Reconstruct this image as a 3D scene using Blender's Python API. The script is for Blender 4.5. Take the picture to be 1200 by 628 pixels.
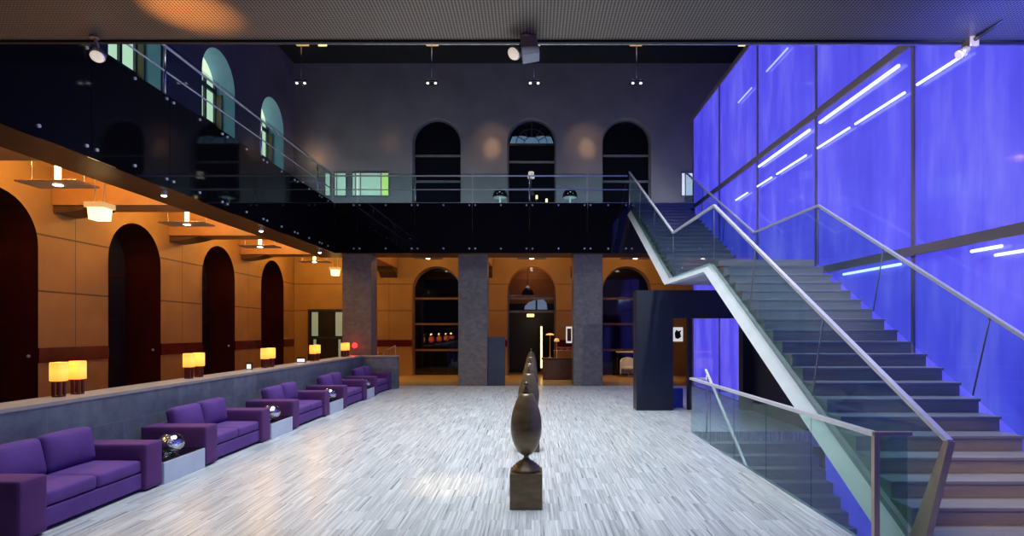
import bpy, bmesh, math, random
from mathutils import Vector, Matrix
random.seed(7)
PI = math.pi
S = bpy.context.scene
for o in list(bpy.data.objects): bpy.data.objects.remove(o)
C = S.collection

# ------------------------------------------------------------------ camera
F = 700.0; VX = 623.0; VY = 387.0; H = 2.0
cd = bpy.data.cameras.new('camera'); cam = bpy.data.objects.new('camera', cd); C.objects.link(cam)
cam.location = (0, 0, H); cam.rotation_euler = (PI/2, 0, 0)
cd.sensor_width = 36; cd.lens = F/1200*36
cd.shift_x = -(VX-600)/1200; cd.shift_y = (VY-314)/1200
cd.clip_start = .05; cd.clip_end = 200
S.camera = cam
def at(px, py, d): return Vector(((px-VX)*d/F, d, H-(py-VY)*d/F))

# ------------------------------------------------------------------ world, exposure
w = bpy.data.worlds.new('world'); S.world = w; w.use_nodes = True
w.node_tree.nodes['Background'].inputs[0].default_value = (.05, .045, .1, 1)
w.node_tree.nodes['Background'].inputs[1].default_value = .25
vs = S.view_settings; vs.view_transform = 'Standard'; vs.look = 'None'; vs.gamma = 1; vs.use_curve_mapping = False
vs.exposure = 0.0

# ------------------------------------------------------------------ large lights
def light(name, kind, loc, power, color, target=None, size=.1, spot=60, blend=.6, size_y=None, spread=None):
    l = bpy.data.lights.new(name, kind); l.energy = power; l.color = color
    if kind == 'AREA':
        l.shape = 'RECTANGLE'; l.size = size; l.size_y = size_y or size
        if spread: l.spread = math.radians(spread)
    else: l.shadow_soft_size = size
    if kind == 'SPOT': l.spot_size = math.radians(spot); l.spot_blend = blend
    o = bpy.data.objects.new(name, l); C.objects.link(o); o.location = loc
    if target is not None:
        o.rotation_euler = (Vector(target)-Vector(loc)).to_track_quat('-Z', 'Y').to_euler()
    return o
WARM = (1, .56, .17); WARM2 = (1, .72, .42); COOL = (.86, .92, 1)
light('hall_downlight', 'AREA', (-.6, 11.5, 13.3), 900, COOL, (-.6, 11.5, 0), 7.5, size_y=13, spread=75)
light('hall_downlight', 'AREA', (-1.5, 5.2, 4.6), 14, COOL, (-1.5, 6.4, 0), 7, size_y=.5, spread=120)
# warm pools and washes from the ceiling spots
light('floor_spot', 'SPOT', (-1.1, 6.5, 12.8), 3400, (1, .74, .42), (-1.1, 7.75, 0), .05, 6.5, .9)
for x_, z_ in ((-6.3, 10.4), (-1.75, 10.15), (2.45, 10.15)):
    for pw, an in ((110, 46), (330, 17)): light('wall_spot', 'SPOT', (x_*.8, 23.8, 12.0), pw if z_ < 10.3 else pw*.2, (1, .60, .26), (x_, 26.4, z_-.1), .05, an, 1)
# cool washes on the upper gallery walls: pendant spots, then added unseen area lights
for x_ in (-9.4, -4.1, .1, 4.3):
    light('pendant_spot_light', 'SPOT', (x_, 24.5, 12.75), 170, (.85, .9, 1), (x_, 26.4, 7.2), .08, 50, 1)
light('gallery_wash', 'AREA', (-1.5, 24.2, 13.5), 7, (.75, .72, 1), (-1.5, 26.2, 8.2), 14, size_y=.6, spread=100)
light('gallery_wash', 'AREA', (-8.7, 14.5, 13.5), 14, (.8, .68, 1), (-10.4, 14.5, 7.5), .6, size_y=16, spread=100)
light('added_blue_wash', 'AREA', (8.6, 21.6, 9.0), 45, (.12, .1, 1), (7.2, 26.4, 9.5), 2.5, size_y=3)  # unseen blue light added to tint the rear wall
light('added_gallery_strip', 'AREA', (-1.2, 24.3, 6.56), 110, (.80, .93, 1), (-1.2, 26.4, 7.9), 16, size_y=.12, spread=130)  # unseen strip light added to brighten the lower part of the gallery wall
# ------------------------------------------------------------------ materials
M = {}
def mat(name, col, rough=.5, metal=0, emit=None, es=0, coat=0, spec=None):
    m = bpy.data.materials.new(name); m.use_nodes = True; b = m.node_tree.nodes['Principled BSDF']
    b.inputs['Base Color'].default_value = (*col, 1); b.inputs['Roughness'].default_value = rough
    b.inputs['Metallic'].default_value = metal
    if coat: b.inputs['Coat Weight'].default_value = coat; b.inputs['Coat Roughness'].default_value = .05
    if spec is not None: b.inputs['Specular IOR Level'].default_value = spec
    if emit: b.inputs['Emission Color'].default_value = (*emit, 1); b.inputs['Emission Strength'].default_value = es
    M[name] = m; return m
class N:
    def __init__(s, m): s.t = m.node_tree; s.b = s.t.nodes['Principled BSDF']; s.m = m
    def new(s, ty, **k):
        n = s.t.nodes.new(ty)
        for a, v in k.items(): setattr(n, a, v)
        return n
    def link(s, a, b): s.t.links.new(a, b)
    def coord(s, scale=(1, 1, 1), loc=(0, 0, 0)):
        g = s.new('ShaderNodeNewGeometry'); mp = s.new('ShaderNodeMapping')
        mp.inputs['Scale'].default_value = scale; mp.inputs['Location'].default_value = loc
        s.link(g.outputs['Position'], mp.inputs[0]); return mp.outputs[0]
    def ocoord(s, scale=(1, 1, 1)):
        g = s.new('ShaderNodeTexCoord'); mp = s.new('ShaderNodeMapping'); mp.inputs['Scale'].default_value = scale
        s.link(g.outputs['Object'], mp.inputs[0]); return mp.outputs[0]
    def noise(s, vec, scale=5, detail=4, rough=.5):
        n = s.new('ShaderNodeTexNoise'); n.inputs['Scale'].default_value = scale; n.inputs['Detail'].default_value = detail
        n.inputs['Roughness'].default_value = rough; s.link(vec, n.inputs['Vector']); return n.outputs['Fac']
    def ramp(s, fac, stops):
        r = s.new('ShaderNodeValToRGB'); e = r.color_ramp.elements
        while len(e) < len(stops): e.new(.5)
        for i, (p, c) in enumerate(stops): e[i].position = p; e[i].color = (*c, 1)
        s.link(fac, r.inputs[0]); return r.outputs[0]
    def mix(s, a, b, f, blend='MIX'):
        n = s.new('ShaderNodeMix', data_type='RGBA', blend_type=blend)
        for v, i in ((f, 0), (a, 6), (b, 7)):
            if hasattr(v, 'links'): s.link(v, n.inputs[i])
            else: n.inputs[i].default_value = v if i == 0 else (*v, 1)
        return n.outputs[2]
    def bump(s, h, st=.3, dist=.01):
        n = s.new('ShaderNodeBump'); n.inputs['Strength'].default_value = st; n.inputs['Distance'].default_value = dist
        s.link(h, n.inputs['Height']); s.link(n.outputs[0], s.b.inputs['Normal'])
    def math(s, op, a, b=None):
        n = s.new('ShaderNodeMath', operation=op)
        for i, v in enumerate((a, b)):
            if v is None: continue
            if hasattr(v, 'links'): s.link(v, n.inputs[i])
            else: n.inputs[i].default_value = v
        return n.outputs[0]
    def color(s, c): s.link(c, s.b.inputs['Base Color'])

def noisy(name, c1, c2, rough=.5, scale=4, stretch=(1, 1, 1), bump=0, metal=0, coat=0, objc=False, spec=None, detail=5):
    m = mat(name, c1, rough, metal, coat=coat, spec=spec); n = N(m)
    v = n.ocoord(stretch) if objc else n.coord(stretch)
    f = n.noise(v, scale, detail); n.color(n.ramp(f, [(.3, c1), (.7, c2)]))
    if bump: n.bump(n.noise(v, scale*6, 3), bump, .004)
    return m
# marble floor: planks running away from the camera
m = mat('marble', (.6, .6, .6), .32, spec=.35); n = N(m)
v = n.coord((1, 1, 1))
rot = n.new('ShaderNodeMapping'); rot.inputs['Rotation'].default_value = (0, 0, PI/2); n.link(v, rot.inputs[0])
br = n.new('ShaderNodeTexBrick'); br.inputs['Scale'].default_value = 1; br.offset = .5
br.inputs['Brick Width'].default_value = .6; br.inputs['Row Height'].default_value = .3; br.inputs['Mortar Size'].default_value = .0025
br.inputs['Color1'].default_value = (0, 0, 0, 1); br.inputs['Color2'].default_value = (1, 1, 1, 1); br.inputs['Mortar'].default_value = (.5, .5, .5, 1)
n.link(rot.outputs[0], br.inputs['Vector'])
addv = n.new('ShaderNodeVectorMath', operation='MULTIPLY_ADD'); addv.inputs[1].default_value = (7, 7, 7)
n.link(br.outputs['Color'], addv.inputs[0]); n.link(v, addv.inputs[2])
st = n.new('ShaderNodeMapping'); st.inputs['Scale'].default_value = (17, .30, 1); n.link(addv.outputs[0], st.inputs[0])
f1 = n.noise(st.outputs[0], 2.2, 6, .65)
c = n.ramp(f1, [(.30, (.25, .265, .27)), (.42, (.40, .425, .43)), (.52, (.55, .585, .58)), (.66, (.74, .77, .76))])
tone = n.ramp(br.outputs['Color'], [(0, (.86, .87, .88)), (1, (1, 1, 1))])
c = n.mix(c, tone, .8, 'MULTIPLY')
c = n.mix(c, (.35, .36, .4), n.math('MULTIPLY', br.outputs['Fac'], .5))
n.color(c)
n.link(n.math('ADD', n.math('MULTIPLY', f1, .15), .22), n.b.inputs['Roughness'])
noisy('brown_floor', (.50, .34, .15), (.54, .37, .17), .25, 2, (1, 1, 1), .05)
# tan wall with panel joints
def joints(name, c1, c2, zs, vspace, axis, rough=.6, jc=.35):
    m = mat(name, c1, rough); n = N(m); v = n.coord()
    col = n.ramp(n.noise(v, 1.3, 5), [(.3, c1), (.7, c2)])
    sep = n.new('ShaderNodeSeparateXYZ'); n.link(v, sep.inputs[0])
    tot = None
    for z in zs:
        d = n.math('LESS_THAN', n.math('ABSOLUTE', n.math('SUBTRACT', sep.outputs['Z'], z)), .018)
        tot = d if tot is None else n.math('MAXIMUM', tot, d)
    a, sp, off = axis, vspace[0], vspace[1]
    u = n.math('PINGPONG', n.math('SUBTRACT', sep.outputs[a], off), sp)
    tot = n.math('MAXIMUM', tot, n.math('LESS_THAN', u, .009))
    col = n.mix(col, tuple(x*jc for x in c1), tot); n.color(col)
    n.bump(n.math('SUBTRACT', 1, tot), .5, .01); return m
joints('tan_wall', (.36, .20, .055), (.45, .26, .08), (2.84, 4.05), (2.1, 13.75), 'Y')
joints('tan_wall_back', (.40, .235, .06), (.48, .29, .09), (2.87, 4.04), (2.1, 2.1), 'X')
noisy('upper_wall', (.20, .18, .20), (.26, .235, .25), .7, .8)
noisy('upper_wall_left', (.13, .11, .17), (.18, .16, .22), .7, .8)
noisy('red_wood', (.03, .004, .003), (.05, .008, .005), .3, 3, (1, 1, .2))
noisy('red_band', (.10, .008, .008), (.14, .014, .01), .22, 3)
noisy('blue_lit_plaster', (.25, .46, .66), (.32, .54, .74), .6, 2)  # blue daylight on the upper window reveals is put into this plaster colour
noisy('black_ceiling', (.012, .01, .014), (.02, .018, .024), .8, 2)
noisy('soffit_brown', (.07, .034, .016), (.11, .055, .025), .45, 2)
noisy('coffer', (.70, .50, .20), (.76, .55, .24), .5, 2)
noisy('beam_tan', (.42, .20, .07), (.52, .27, .10), .5, 2)
m = mat('black_glass', (.004, .004, .006), .04, spec=.6)
mat('dark_glass', (.006, .006, .01), .06, spec=.6)
noisy('navy_panel', (.005, .008, .026), (.008, .013, .036), .45, 3)
noisy('steel', (.55, .56, .6), (.7, .71, .74), .25, 8, metal=1)
noisy('rail_steel', (.84, .84, .88), (.93, .93, .95), .28, 8, metal=.15)
noisy('joint_steel', (.22, .24, .28), (.3, .32, .36), .4, 6, metal=.3)
noisy('bronze_steel', (.52, .40, .30), (.62, .48, .37), .35, 6, metal=.4)
noisy('dark_metal', (.05, .05, .055), (.09, .09, .1), .4, 6, metal=.6)
noisy('white_steel', (.74, .80, .82), (.84, .88, .9), .4, 3)
noisy('stringer_grey', (.33, .38, .38), (.42, .47, .47), .5, 3)
noisy('soffit_grey', (.42, .44, .48), (.52, .54, .58), .5, 2)
noisy('bright_stud', (.7, .75, .85), (.8, .85, .95), .3, 6, metal=.3)
M['bright_stud'].node_tree.nodes['Principled BSDF'].inputs['Emission Strength'].default_value = 0
# stone for columns
m = mat('column_stone', (.2, .2, .21), .42, spec=.5); n = N(m); v = n.coord()
br = n.new('ShaderNodeTexBrick'); sx = n.new('ShaderNodeSeparateXYZ'); n.link(v, sx.inputs[0])
cx = n.new('ShaderNodeCombineXYZ'); n.link(n.math('ADD', sx.outputs['X'], sx.outputs['Y']), cx.inputs[0]); n.link(sx.outputs['Z'], cx.inputs[1])
n.link(cx.outputs[0], br.inputs['Vector']); br.inputs['Scale'].default_value = 1
br.inputs['Brick Width'].default_value = .16; br.inputs['Row Height'].default_value = .08; br.inputs['Mortar Size'].default_value = .003
br.inputs['Color1'].default_value = (.19, .18, .17, 1); br.inputs['Color2'].default_value = (.23, .22, .205, 1); br.inputs['Mortar'].default_value = (.15, .145, .14, 1)
nz = n.ramp(n.noise(v, 7, 6), [(.3, (.75, .75, .78)), (.7, (1.15, 1.12, 1.1))])
n.color(n.mix(br.outputs['Color'], nz, 1, 'MULTIPLY')); n.bump(n.noise(v, 40, 3), .5, .01)
# parapet stone
m = mat('parapet_stone', (.2, .22, .25), .55); n = N(m); v = n.coord()
br = n.new('ShaderNodeTexBrick'); sx = n.new('ShaderNodeSeparateXYZ'); n.link(v, sx.inputs[0])
cx = n.new('ShaderNodeCombineXYZ'); n.link(n.math('ADD', sx.outputs['X'], sx.outputs['Y']), cx.inputs[0]); n.link(sx.outputs['Z'], cx.inputs[1])
n.link(cx.outputs[0], br.inputs['Vector']); br.inputs['Scale'].default_value = 1
br.inputs['Brick Width'].default_value = .9; br.inputs['Row Height'].default_value = .36; br.inputs['Mortar Size'].default_value = .006
br.inputs['Color1'].default_value = (.135, .155, .19, 1); br.inputs['Color2'].default_value = (.185, .205, .24, 1); br.inputs['Mortar'].default_value = (.22, .24, .26, 1)
nz = n.ramp(n.noise(v, 5, 6), [(.3, (.7, .72, .8)), (.7, (1.1, 1.12, 1.1))])
n.color(n.mix(br.outputs['Color'], nz, 1, 'MULTIPLY')); n.bump(n.noise(v, 25, 3), .3, .01)
noisy('parapet_top', (.34, .30, .27), (.42, .38, .33), .35, 4)
# slate steps
noisy('slate', (.26, .28, .28), (.34, .36, .36), .45, 3, (.6, 2, 6), .1)
noisy('slate_top', (.20, .23, .28), (.27, .30, .35), .35, 3, (.6, 3, 3))
noisy('violet_fabric', (.095, .034, .205), (.125, .048, .26), .85, 3, bump=.15, objc=True)
noisy('violet_arm', (.09, .022, .13), (.12, .032, .17), .85, 3, bump=.15, objc=True)
noisy('table_blue', (.50, .56, .68), (.58, .64, .74), .4, 3, objc=True)
noisy('bronze_wood', (.12, .085, .045), (.20, .145, .075), .3, 5, (1, 1, 3), .25, objc=True, metal=.35)
noisy('lamp_wood', (.08, .012, .01), (.12, .02, .015), .3, 5, objc=True)
noisy('chair_white', (.6, .62, .66), (.7, .72, .76), .3, 3, objc=True)
mat('black_paint', (.01, .01, .013), .5)
noisy('counter_wood', (.14, .08, .04), (.2, .12, .06), .3, 5, objc=True)
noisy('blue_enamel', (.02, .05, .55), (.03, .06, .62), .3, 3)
# perforated metal
m = mat('perforated_metal', (.2, .17, .14), .4, .45); n = N(m); v = n.coord()
sx = n.new('ShaderNodeSeparateXYZ'); n.link(v, sx.inputs[0]); k = 2*PI/.042
a = n.math('SINE', n.math('MULTIPLY', n.math('ADD', sx.outputs['X'], sx.outputs['Y']), k*.707)); b_ = n.math('SINE', n.math('MULTIPLY', n.math('SUBTRACT', sx.outputs['X'], sx.outputs['Y']), k*.707))
hole = n.math('GREATER_THAN', n.math('MULTIPLY', a, b_), .18)
n.color(n.mix((.30, .245, .19), (.012, .01, .01), hole)); n.bump(n.math('SUBTRACT', 1, hole), .4, .004)
# backlit blue glass
m = mat('blue_glass', (.16, .16, .38), .07, spec=.5); n = N(m); v = n.coord((1, 1, .25))
f = n.noise(v, 1.5, 5, .6)
f2 = n.noise(n.coord((1, 9, .15)), 1.6, 3, .5)
e = n.ramp(n.math('ADD', n.math('MULTIPLY', f, .88), n.math('MULTIPLY', f2, .12)), [(.3, (.045, .035, .66)), (.5, (.075, .065, .82)), (.72, (.17, .155, .90))])
n.link(e, n.b.inputs['Emission Color']); n.b.inputs['Emission Strength'].default_value = .95
mat('mullion', (.34, .27, .30), .5, .1)
def emis(name, col, s): return mat(name, col, .5, emit=col, es=s)
emis('tube_white', (.60, .70, 1), 1.7); emis('tube_faint', (.30, .35, 1), 1.6)
emis('green_pane', (.72, .88, .58), 1.0); emis('pale_pane', (.50, .66, .52), .62); emis('lime_pane', (.55, .72, .20), .8)
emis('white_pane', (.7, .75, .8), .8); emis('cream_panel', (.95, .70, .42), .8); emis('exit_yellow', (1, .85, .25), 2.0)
emis('spot_glow', (1, .93, .8), 14); emis('warm_glow', (1, .72, .32), 9); emis('red_glow', (1, .04, .03), 2.2)
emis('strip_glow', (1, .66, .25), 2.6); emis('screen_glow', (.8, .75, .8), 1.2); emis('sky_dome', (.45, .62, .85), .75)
emis('reflection_red', (.7, .03, .04), .55); emis('blue_lunette', (.12, .22, .32), .5)
# lamp shades
m = mat('orange_shade', (.9, .45, .1), .7); n = N(m); v = n.ocoord()
sx = n.new('ShaderNodeSeparateXYZ'); n.link(v, sx.inputs[0])
bulb = n.math('ABSOLUTE', n.math('SUBTRACT', sx.outputs['Z'], .33))
e = n.ramp(n.math('MULTIPLY', bulb, 6), [(0, (1, .52, .07)), (.8, (1, .30, .03))]); n.link(e, n.b.inputs['Emission Color']); n.b.inputs['Emission Strength'].default_value = 1.35
m = mat('lantern_shade', (.9, .6, .25), .7, emit=(1, .74, .32), es=2.6)
# clear glass: mostly transparent, fresnel reflection
def glass(name, tint, extra=.04, rough=.02):
    m = bpy.data.materials.new(name); m.use_nodes = True; t = m.node_tree; t.nodes.clear()
    o = t.nodes.new('ShaderNodeOutputMaterial'); tr = t.nodes.new('ShaderNodeBsdfTransparent'); gl = t.nodes.new('ShaderNodeBsdfGlossy')
    mx = t.nodes.new('ShaderNodeMixShader'); lw = t.nodes.new('ShaderNodeLayerWeight'); lw.inputs[0].default_value = .5; fr = t.nodes.new('ShaderNodeMath'); fr.operation = 'POWER'; fr.inputs[1].default_value = 5; t.links.new(lw.outputs['Facing'], fr.inputs[0]); fm = t.nodes.new('ShaderNodeMath'); fm.operation = 'MULTIPLY'; fm.inputs[1].default_value = .55; t.links.new(fr.outputs[0], fm.inputs[0])
    ad = t.nodes.new('ShaderNodeMath'); ad.operation = 'ADD'; ad.inputs[1].default_value = extra
    tr.inputs[0].default_value = (*tint, 1); gl.inputs[0].default_value = (.9, .95, 1, 1); gl.inputs[1].default_value = rough
    t.links.new(fm.outputs[0], ad.inputs[0]); t.links.new(ad.outputs[0], mx.inputs[0]); t.links.new(tr.outputs[0], mx.inputs[1]); t.links.new(gl.outputs[0], mx.inputs[2]); t.links.new(mx.outputs[0], o.inputs[0])
    M[name] = m
glass('stair_glass', (.80, .90, .90), .015); glass('rail_glass', (.78, .90, .90), .02); glass('opening_glass', (.72, .84, .80), .03)
glass('window_glass', (.55, .55, .6), .05)
m = mat('silver_foil', (.8, .78, .85), .12, 1); n = N(m); n.bump(n.noise(n.ocoord(), 9, 2), .9, .04)
# ------------------------------------------------------------------ mesh helpers
def NB(): return bmesh.new()
def add_box(bm, x0, x1, y0, y1, z0, z1, mi=0):
    v = [bm.verts.new(p) for p in ((x0, y0, z0), (x1, y0, z0), (x1, y1, z0), (x0, y1, z0), (x0, y0, z1), (x1, y0, z1), (x1, y1, z1), (x0, y1, z1))]
    for f in ((0, 3, 2, 1), (4, 5, 6, 7), (0, 1, 5, 4), (1, 2, 6, 5), (2, 3, 7, 6), (3, 0, 4, 7)):
        bm.faces.new([v[i] for i in f]).material_index = mi
    return v
def box(*a): bm = NB(); add_box(bm, *a); return bm
def rbox(x0, x1, y0, y1, z0, z1, r=.01, seg=2):
    bm = box(x0, x1, y0, y1, z0, z1)
    bmesh.ops.bevel(bm, geom=list(bm.edges), offset=r, segments=seg, profile=.5, affect='EDGES'); return bm
def add_tube(bm, p0, p1, r, n=10, r1=None, cap=True):
    p0 = Vector(p0); p1 = Vector(p1); r1 = r if r1 is None else r1
    q = (p1-p0).to_track_quat('Z', 'Y'); a = []; b = []
    for i in range(n):
        t = 2*PI*i/n; e = q @ Vector((math.cos(t), math.sin(t), 0)); a.append(bm.verts.new(p0+e*r)); b.append(bm.verts.new(p1+e*r1))
    for i in range(n):
        j = (i+1) % n; bm.faces.new((a[i], a[j], b[j], b[i])).smooth = True
    if cap: bm.faces.new(a[::-1]); bm.faces.new(b)
def tube(*a, **k): bm = NB(); add_tube(bm, *a, **k); return bm
def add_lathe(bm, prof, c=(0, 0, 0), n=32, sx=1, sy=1):
    rings = []
    for r, z in prof:
        rings.append([bm.verts.new((c[0]+sx*r*math.cos(2*PI*i/n), c[1]+sy*r*math.sin(2*PI*i/n), c[2]+z)) for i in range(n)])
    for a, b in zip(rings, rings[1:]):
        for i in range(n):
            j = (i+1) % n; bm.faces.new((a[i], a[j], b[j], b[i])).smooth = True
    bm.faces.new(rings[0][::-1]); bm.faces.new(rings[-1])
def lathe(*a, **k): bm = NB(); add_lathe(bm, *a, **k); return bm
def prism(pts, axis, a, b):
    """polygon (u,v) extruded along axis between a and b; X: (u,v)=(y,z), Y: (x,z), Z: (x,y)"""
    bm = NB()
    f = {'X': lambda u, v, t: (t, u, v), 'Y': lambda u, v, t: (u, t, v), 'Z': lambda u, v, t: (u, v, t)}[axis]
    A = [bm.verts.new(f(u, v, a)) for u, v in pts]; B = [bm.verts.new(f(u, v, b)) for u, v in pts]
    bm.faces.new(A); bm.faces.new(B[::-1])
    for i in range(len(pts)):
        j = (i+1) % len(pts); bm.faces.new((A[i], B[i], B[j], A[j]))
    return bm
def soft(cx, cy, cz, dx, dy, dz, r=.05, puff=(0, 0, 0), n=8):
    """rounded cushion-like box"""
    bm = NB(); bmesh.ops.create_cube(bm, size=2)
    bmesh.ops.subdivide_edges(bm, edges=list(bm.edges), cuts=n, use_grid_fill=True)
    h = Vector((dx/2, dy/2, dz/2)); rr = min(r, min(h)*.98)
    for v in bm.verts:
        u = v.co.copy()
        # concentrate vertices near the edges
        u = Vector([math.copysign(1-(1-abs(t))**1.6 if abs(t) < 1 else 1, t) for t in u])
        p = Vector((u.x*h.x, u.y*h.y, u.z*h.z))
        inner = Vector([max(-(h[i]-rr), min(h[i]-rr, p[i])) for i in range(3)])
        d = p-inner
        if d.length > 1e-9:
            m_ = max(abs(d[i]) for i in range(3)); d = d.normalized()*min(rr, max(m_, 0)); p = inner+d
        g = [(1-u[i]**2) for i in range(3)]
        p.x += puff[0]*g[1]*g[2]*u.x; p.y += puff[1]*g[0]*g[2]*u.y; p.z += puff[2]*g[0]*g[1]*u.z
        v.co = p+Vector((cx, cy, cz))
    for f in bm.faces: f.smooth = True
    return bm
def obj(name, bm, mats, parent=None, loc=None):
    me = bpy.data.meshes.new(name); bmesh.ops.recalc_face_normals(bm, faces=list(bm.faces)); bm.to_mesh(me); bm.free()
    for m in (mats if isinstance(mats, (list, tuple)) else [mats]): me.materials.append(M[m])
    o = bpy.data.objects.new(name, me); C.objects.link(o)
    if parent: o.parent = parent
    if loc: o.location = loc
    return o
def tag(o, label, cat, group=None):
    o['label'] = label; o['category'] = cat
    if group: o['group'] = group
    return o
def thing(name, label, cat, loc=(0, 0, 0), rz=0, group=None):
    o = bpy.data.objects.new(name, None); C.objects.link(o); o.location = loc; o.rotation_euler = (0, 0, rz); o.empty_display_size = .1
    return tag(o, label, cat, group)
def structure(name, bm, mats):
    o = obj(name, bm, mats); o['kind'] = 'structure'; return o
def sroot(name):
    o = bpy.data.objects.new(name, None); C.objects.link(o); o['kind'] = 'structure'; return o
def dup(root, loc, rz=None, label=None, group=None):
    r = root.copy(); C.objects.link(r); r.location = loc
    if rz is not None: r.rotation_euler = (0, 0, rz)
    if label: r['label'] = label
    if group: r['group'] = group
    for ch in list(root.children):
        c_ = ch.copy(); C.objects.link(c_); c_.parent = r
        for g in list(ch.children):
            d = g.copy(); C.objects.link(d); d.parent = c_
    return r

# ------------------------------------------------------------------ setting
ZB, ZT, ZC = 4.74, 6.5, 13.8       # gallery underside, gallery floor, hall ceiling
XL, XR, YB = -10.5, 5.8, 26.4
YF = 21.2                          # face of the rear gallery
XG = -7.0                          # face of the left gallery
bm = NB(); add_box(bm, -5.8, 3.18, -3, 21.5, -.3, 0); add_box(bm, 3.18, 5.8, -3, 5.47, -.3, 0); add_box(bm, 3.18, 5.8, 11.8, 21.5, -.3, 0)
structure('floor', bm, 'marble')
bm = NB(); add_box(bm, -12, 12, 21.5, 30.5, -.3, 0); add_box(bm, -12, -5.8, -3, 21.5, -.3, 0)
structure('floor_aisle', bm, 'brown_floor')
structure('floor_basement', box(3.0, 5.9, 3, 14, -3.6, -3.5), 'slate')
structure('ceiling', box(-12, 12.2, 5.7, 27, ZC, ZC+.2), 'black_ceiling')

def arch_row(bm, put, u0, u1, v0, v1, arches, t, mi_face=0, mi_rev=1, n=20):
    """arches: list of (centre, half width, spring). put(u, v, depth)->xyz"""
    def q(pts, mi): bm.faces.new([bm.verts.new(p) for p in pts]).material_index = mi
    def rect(a, b, c_, d):
        for dep in (0, t): q([put(a, c_, dep), put(b, c_, dep), put(b, d, dep), put(a, d, dep)], mi_face)
    cur = u0
    for (c_, h, sp) in arches:
        rect(cur, c_-h, v0, v1)
        pts = [(c_-h, v0), (c_-h, sp)]+[(c_-h*math.cos(PI*i/n), sp+h*math.sin(PI*i/n)) for i in range(1, n)]+[(c_+h, sp), (c_+h, v0)]
        for (a, b) in zip(pts, pts[1:]): q([put(*a, 0), put(*b, 0), put(*b, t), put(*a, t)], mi_rev)
        for (a, b) in zip(pts[1:-1], pts[2:-1]):
            for dep in (0, t): q([put(*a, dep), put(*b, dep), put(b[0], v1, dep), put(a[0], v1, dep)], mi_face)
        cur = c_+h
    rect(cur, u1, v0, v1)
def arch_poly(c_, h, v0, sp, n=20):
    return [(c_-h, v0), (c_-h, sp)]+[(c_-h*math.cos(PI*i/n), sp+h*math.sin(PI*i/n)) for i in range(1, n)]+[(c_+h, sp), (c_+h, v0)]
LA = [11.66, 15.86, 20.08, 24.24]; BA = [-4.2, 0, 4.2]
bm = NB(); arch_row(bm, lambda u, v, d: (XL-d, u, v), 3, YB, 0, ZT, [(c_, 1.05, 3.78) for c_ in LA], 1.06); structure('wall_left', bm, ['tan_wall', 'red_wood'])
bm = NB(); arch_row(bm, lambda u, v, d: (XL-d, u, v), 3, YB, ZT, ZC, [(c_, 1.05, 10.35) for c_ in LA], .75); structure('wall_left_upper', bm, ['upper_wall_left', 'blue_lit_plaster'])
bm = NB(); arch_row(bm, lambda u, v, d: (u, YB+d, v), -12, 12, 0, ZT, [(c_, 1.08, 3.75) for c_ in BA], .45); structure('wall_back', bm, ['tan_wall_back', 'beam_tan'])
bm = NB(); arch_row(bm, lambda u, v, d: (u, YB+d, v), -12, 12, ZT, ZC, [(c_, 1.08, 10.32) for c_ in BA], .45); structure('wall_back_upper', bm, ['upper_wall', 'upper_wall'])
# red wainscot band between the arches
bm = NB(); e = [3]+[x for c_ in LA for x in (c_-1.05, c_+1.05)]+[YB-.03]
for a, b in zip(e[::2], e[1::2]): add_box(bm, XL-.01, XL+.025, a, b, 1.30, 1.62)
structure('trim_1', bm, 'red_band')
bm = NB(); e = [-8.1]+[x for c_ in BA for x in (c_-1.08, c_+1.08)]+[5.7]
for a, b in zip(e[::2], e[1::2]): add_box(bm, a, b, YB-.025, YB+.01, 1.28, 1.58)
structure('trim_2', bm, 'red_band')
# closures of the left lower arches, dark timber doors
k = 1
for c_ in LA:
    d_ = sroot('door_%d' % k); k += 1
    obj('door_leaf', prism(arch_poly(c_, 1.05, 0, 3.78), 'X', XL-1.0, XL-1.12), 'black_paint', d_)
    bm = NB(); add_box(bm, XL-1.0, XL-.96, c_-.03, c_+.03, 0, 4.8)
    for zz in (1.1, 2.3, 3.5): add_box(bm, XL-1.0, XL-.965, c_-1.0, c_+1.0, zz-.04, zz+.04)
    obj('door_rail', bm, 'red_wood', d_)
# upper left windows: pale green daylight panes in dark frames
WN = 1
for c_ in LA:
    w_ = sroot('window_%d' % WN); WN += 1
    obj('pane', prism(arch_poly(c_, 1.04, ZT, 10.35), 'X', XL-.72, XL-.80), 'green_pane', w_)
    bm = NB()
    for yy in (c_-1.0, c_-.35, c_+.35, c_+1.0): add_box(bm, XL-.72, XL-.64, yy-.05, yy+.05, ZT, 10.7)
    for zz in (6.62, 7.9, 9.2, 10.4): add_box(bm, XL-.72, XL-.65, c_-1.03, c_+1.03, zz-.07, zz+.07)
    obj('window_frame', bm, 'dark_metal', w_)
    obj('jamb_panel', box(XL-.64, XL-.44, c_+.99, c_+1.045, ZT, 10.3), 'counter_wood', w_)
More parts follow.
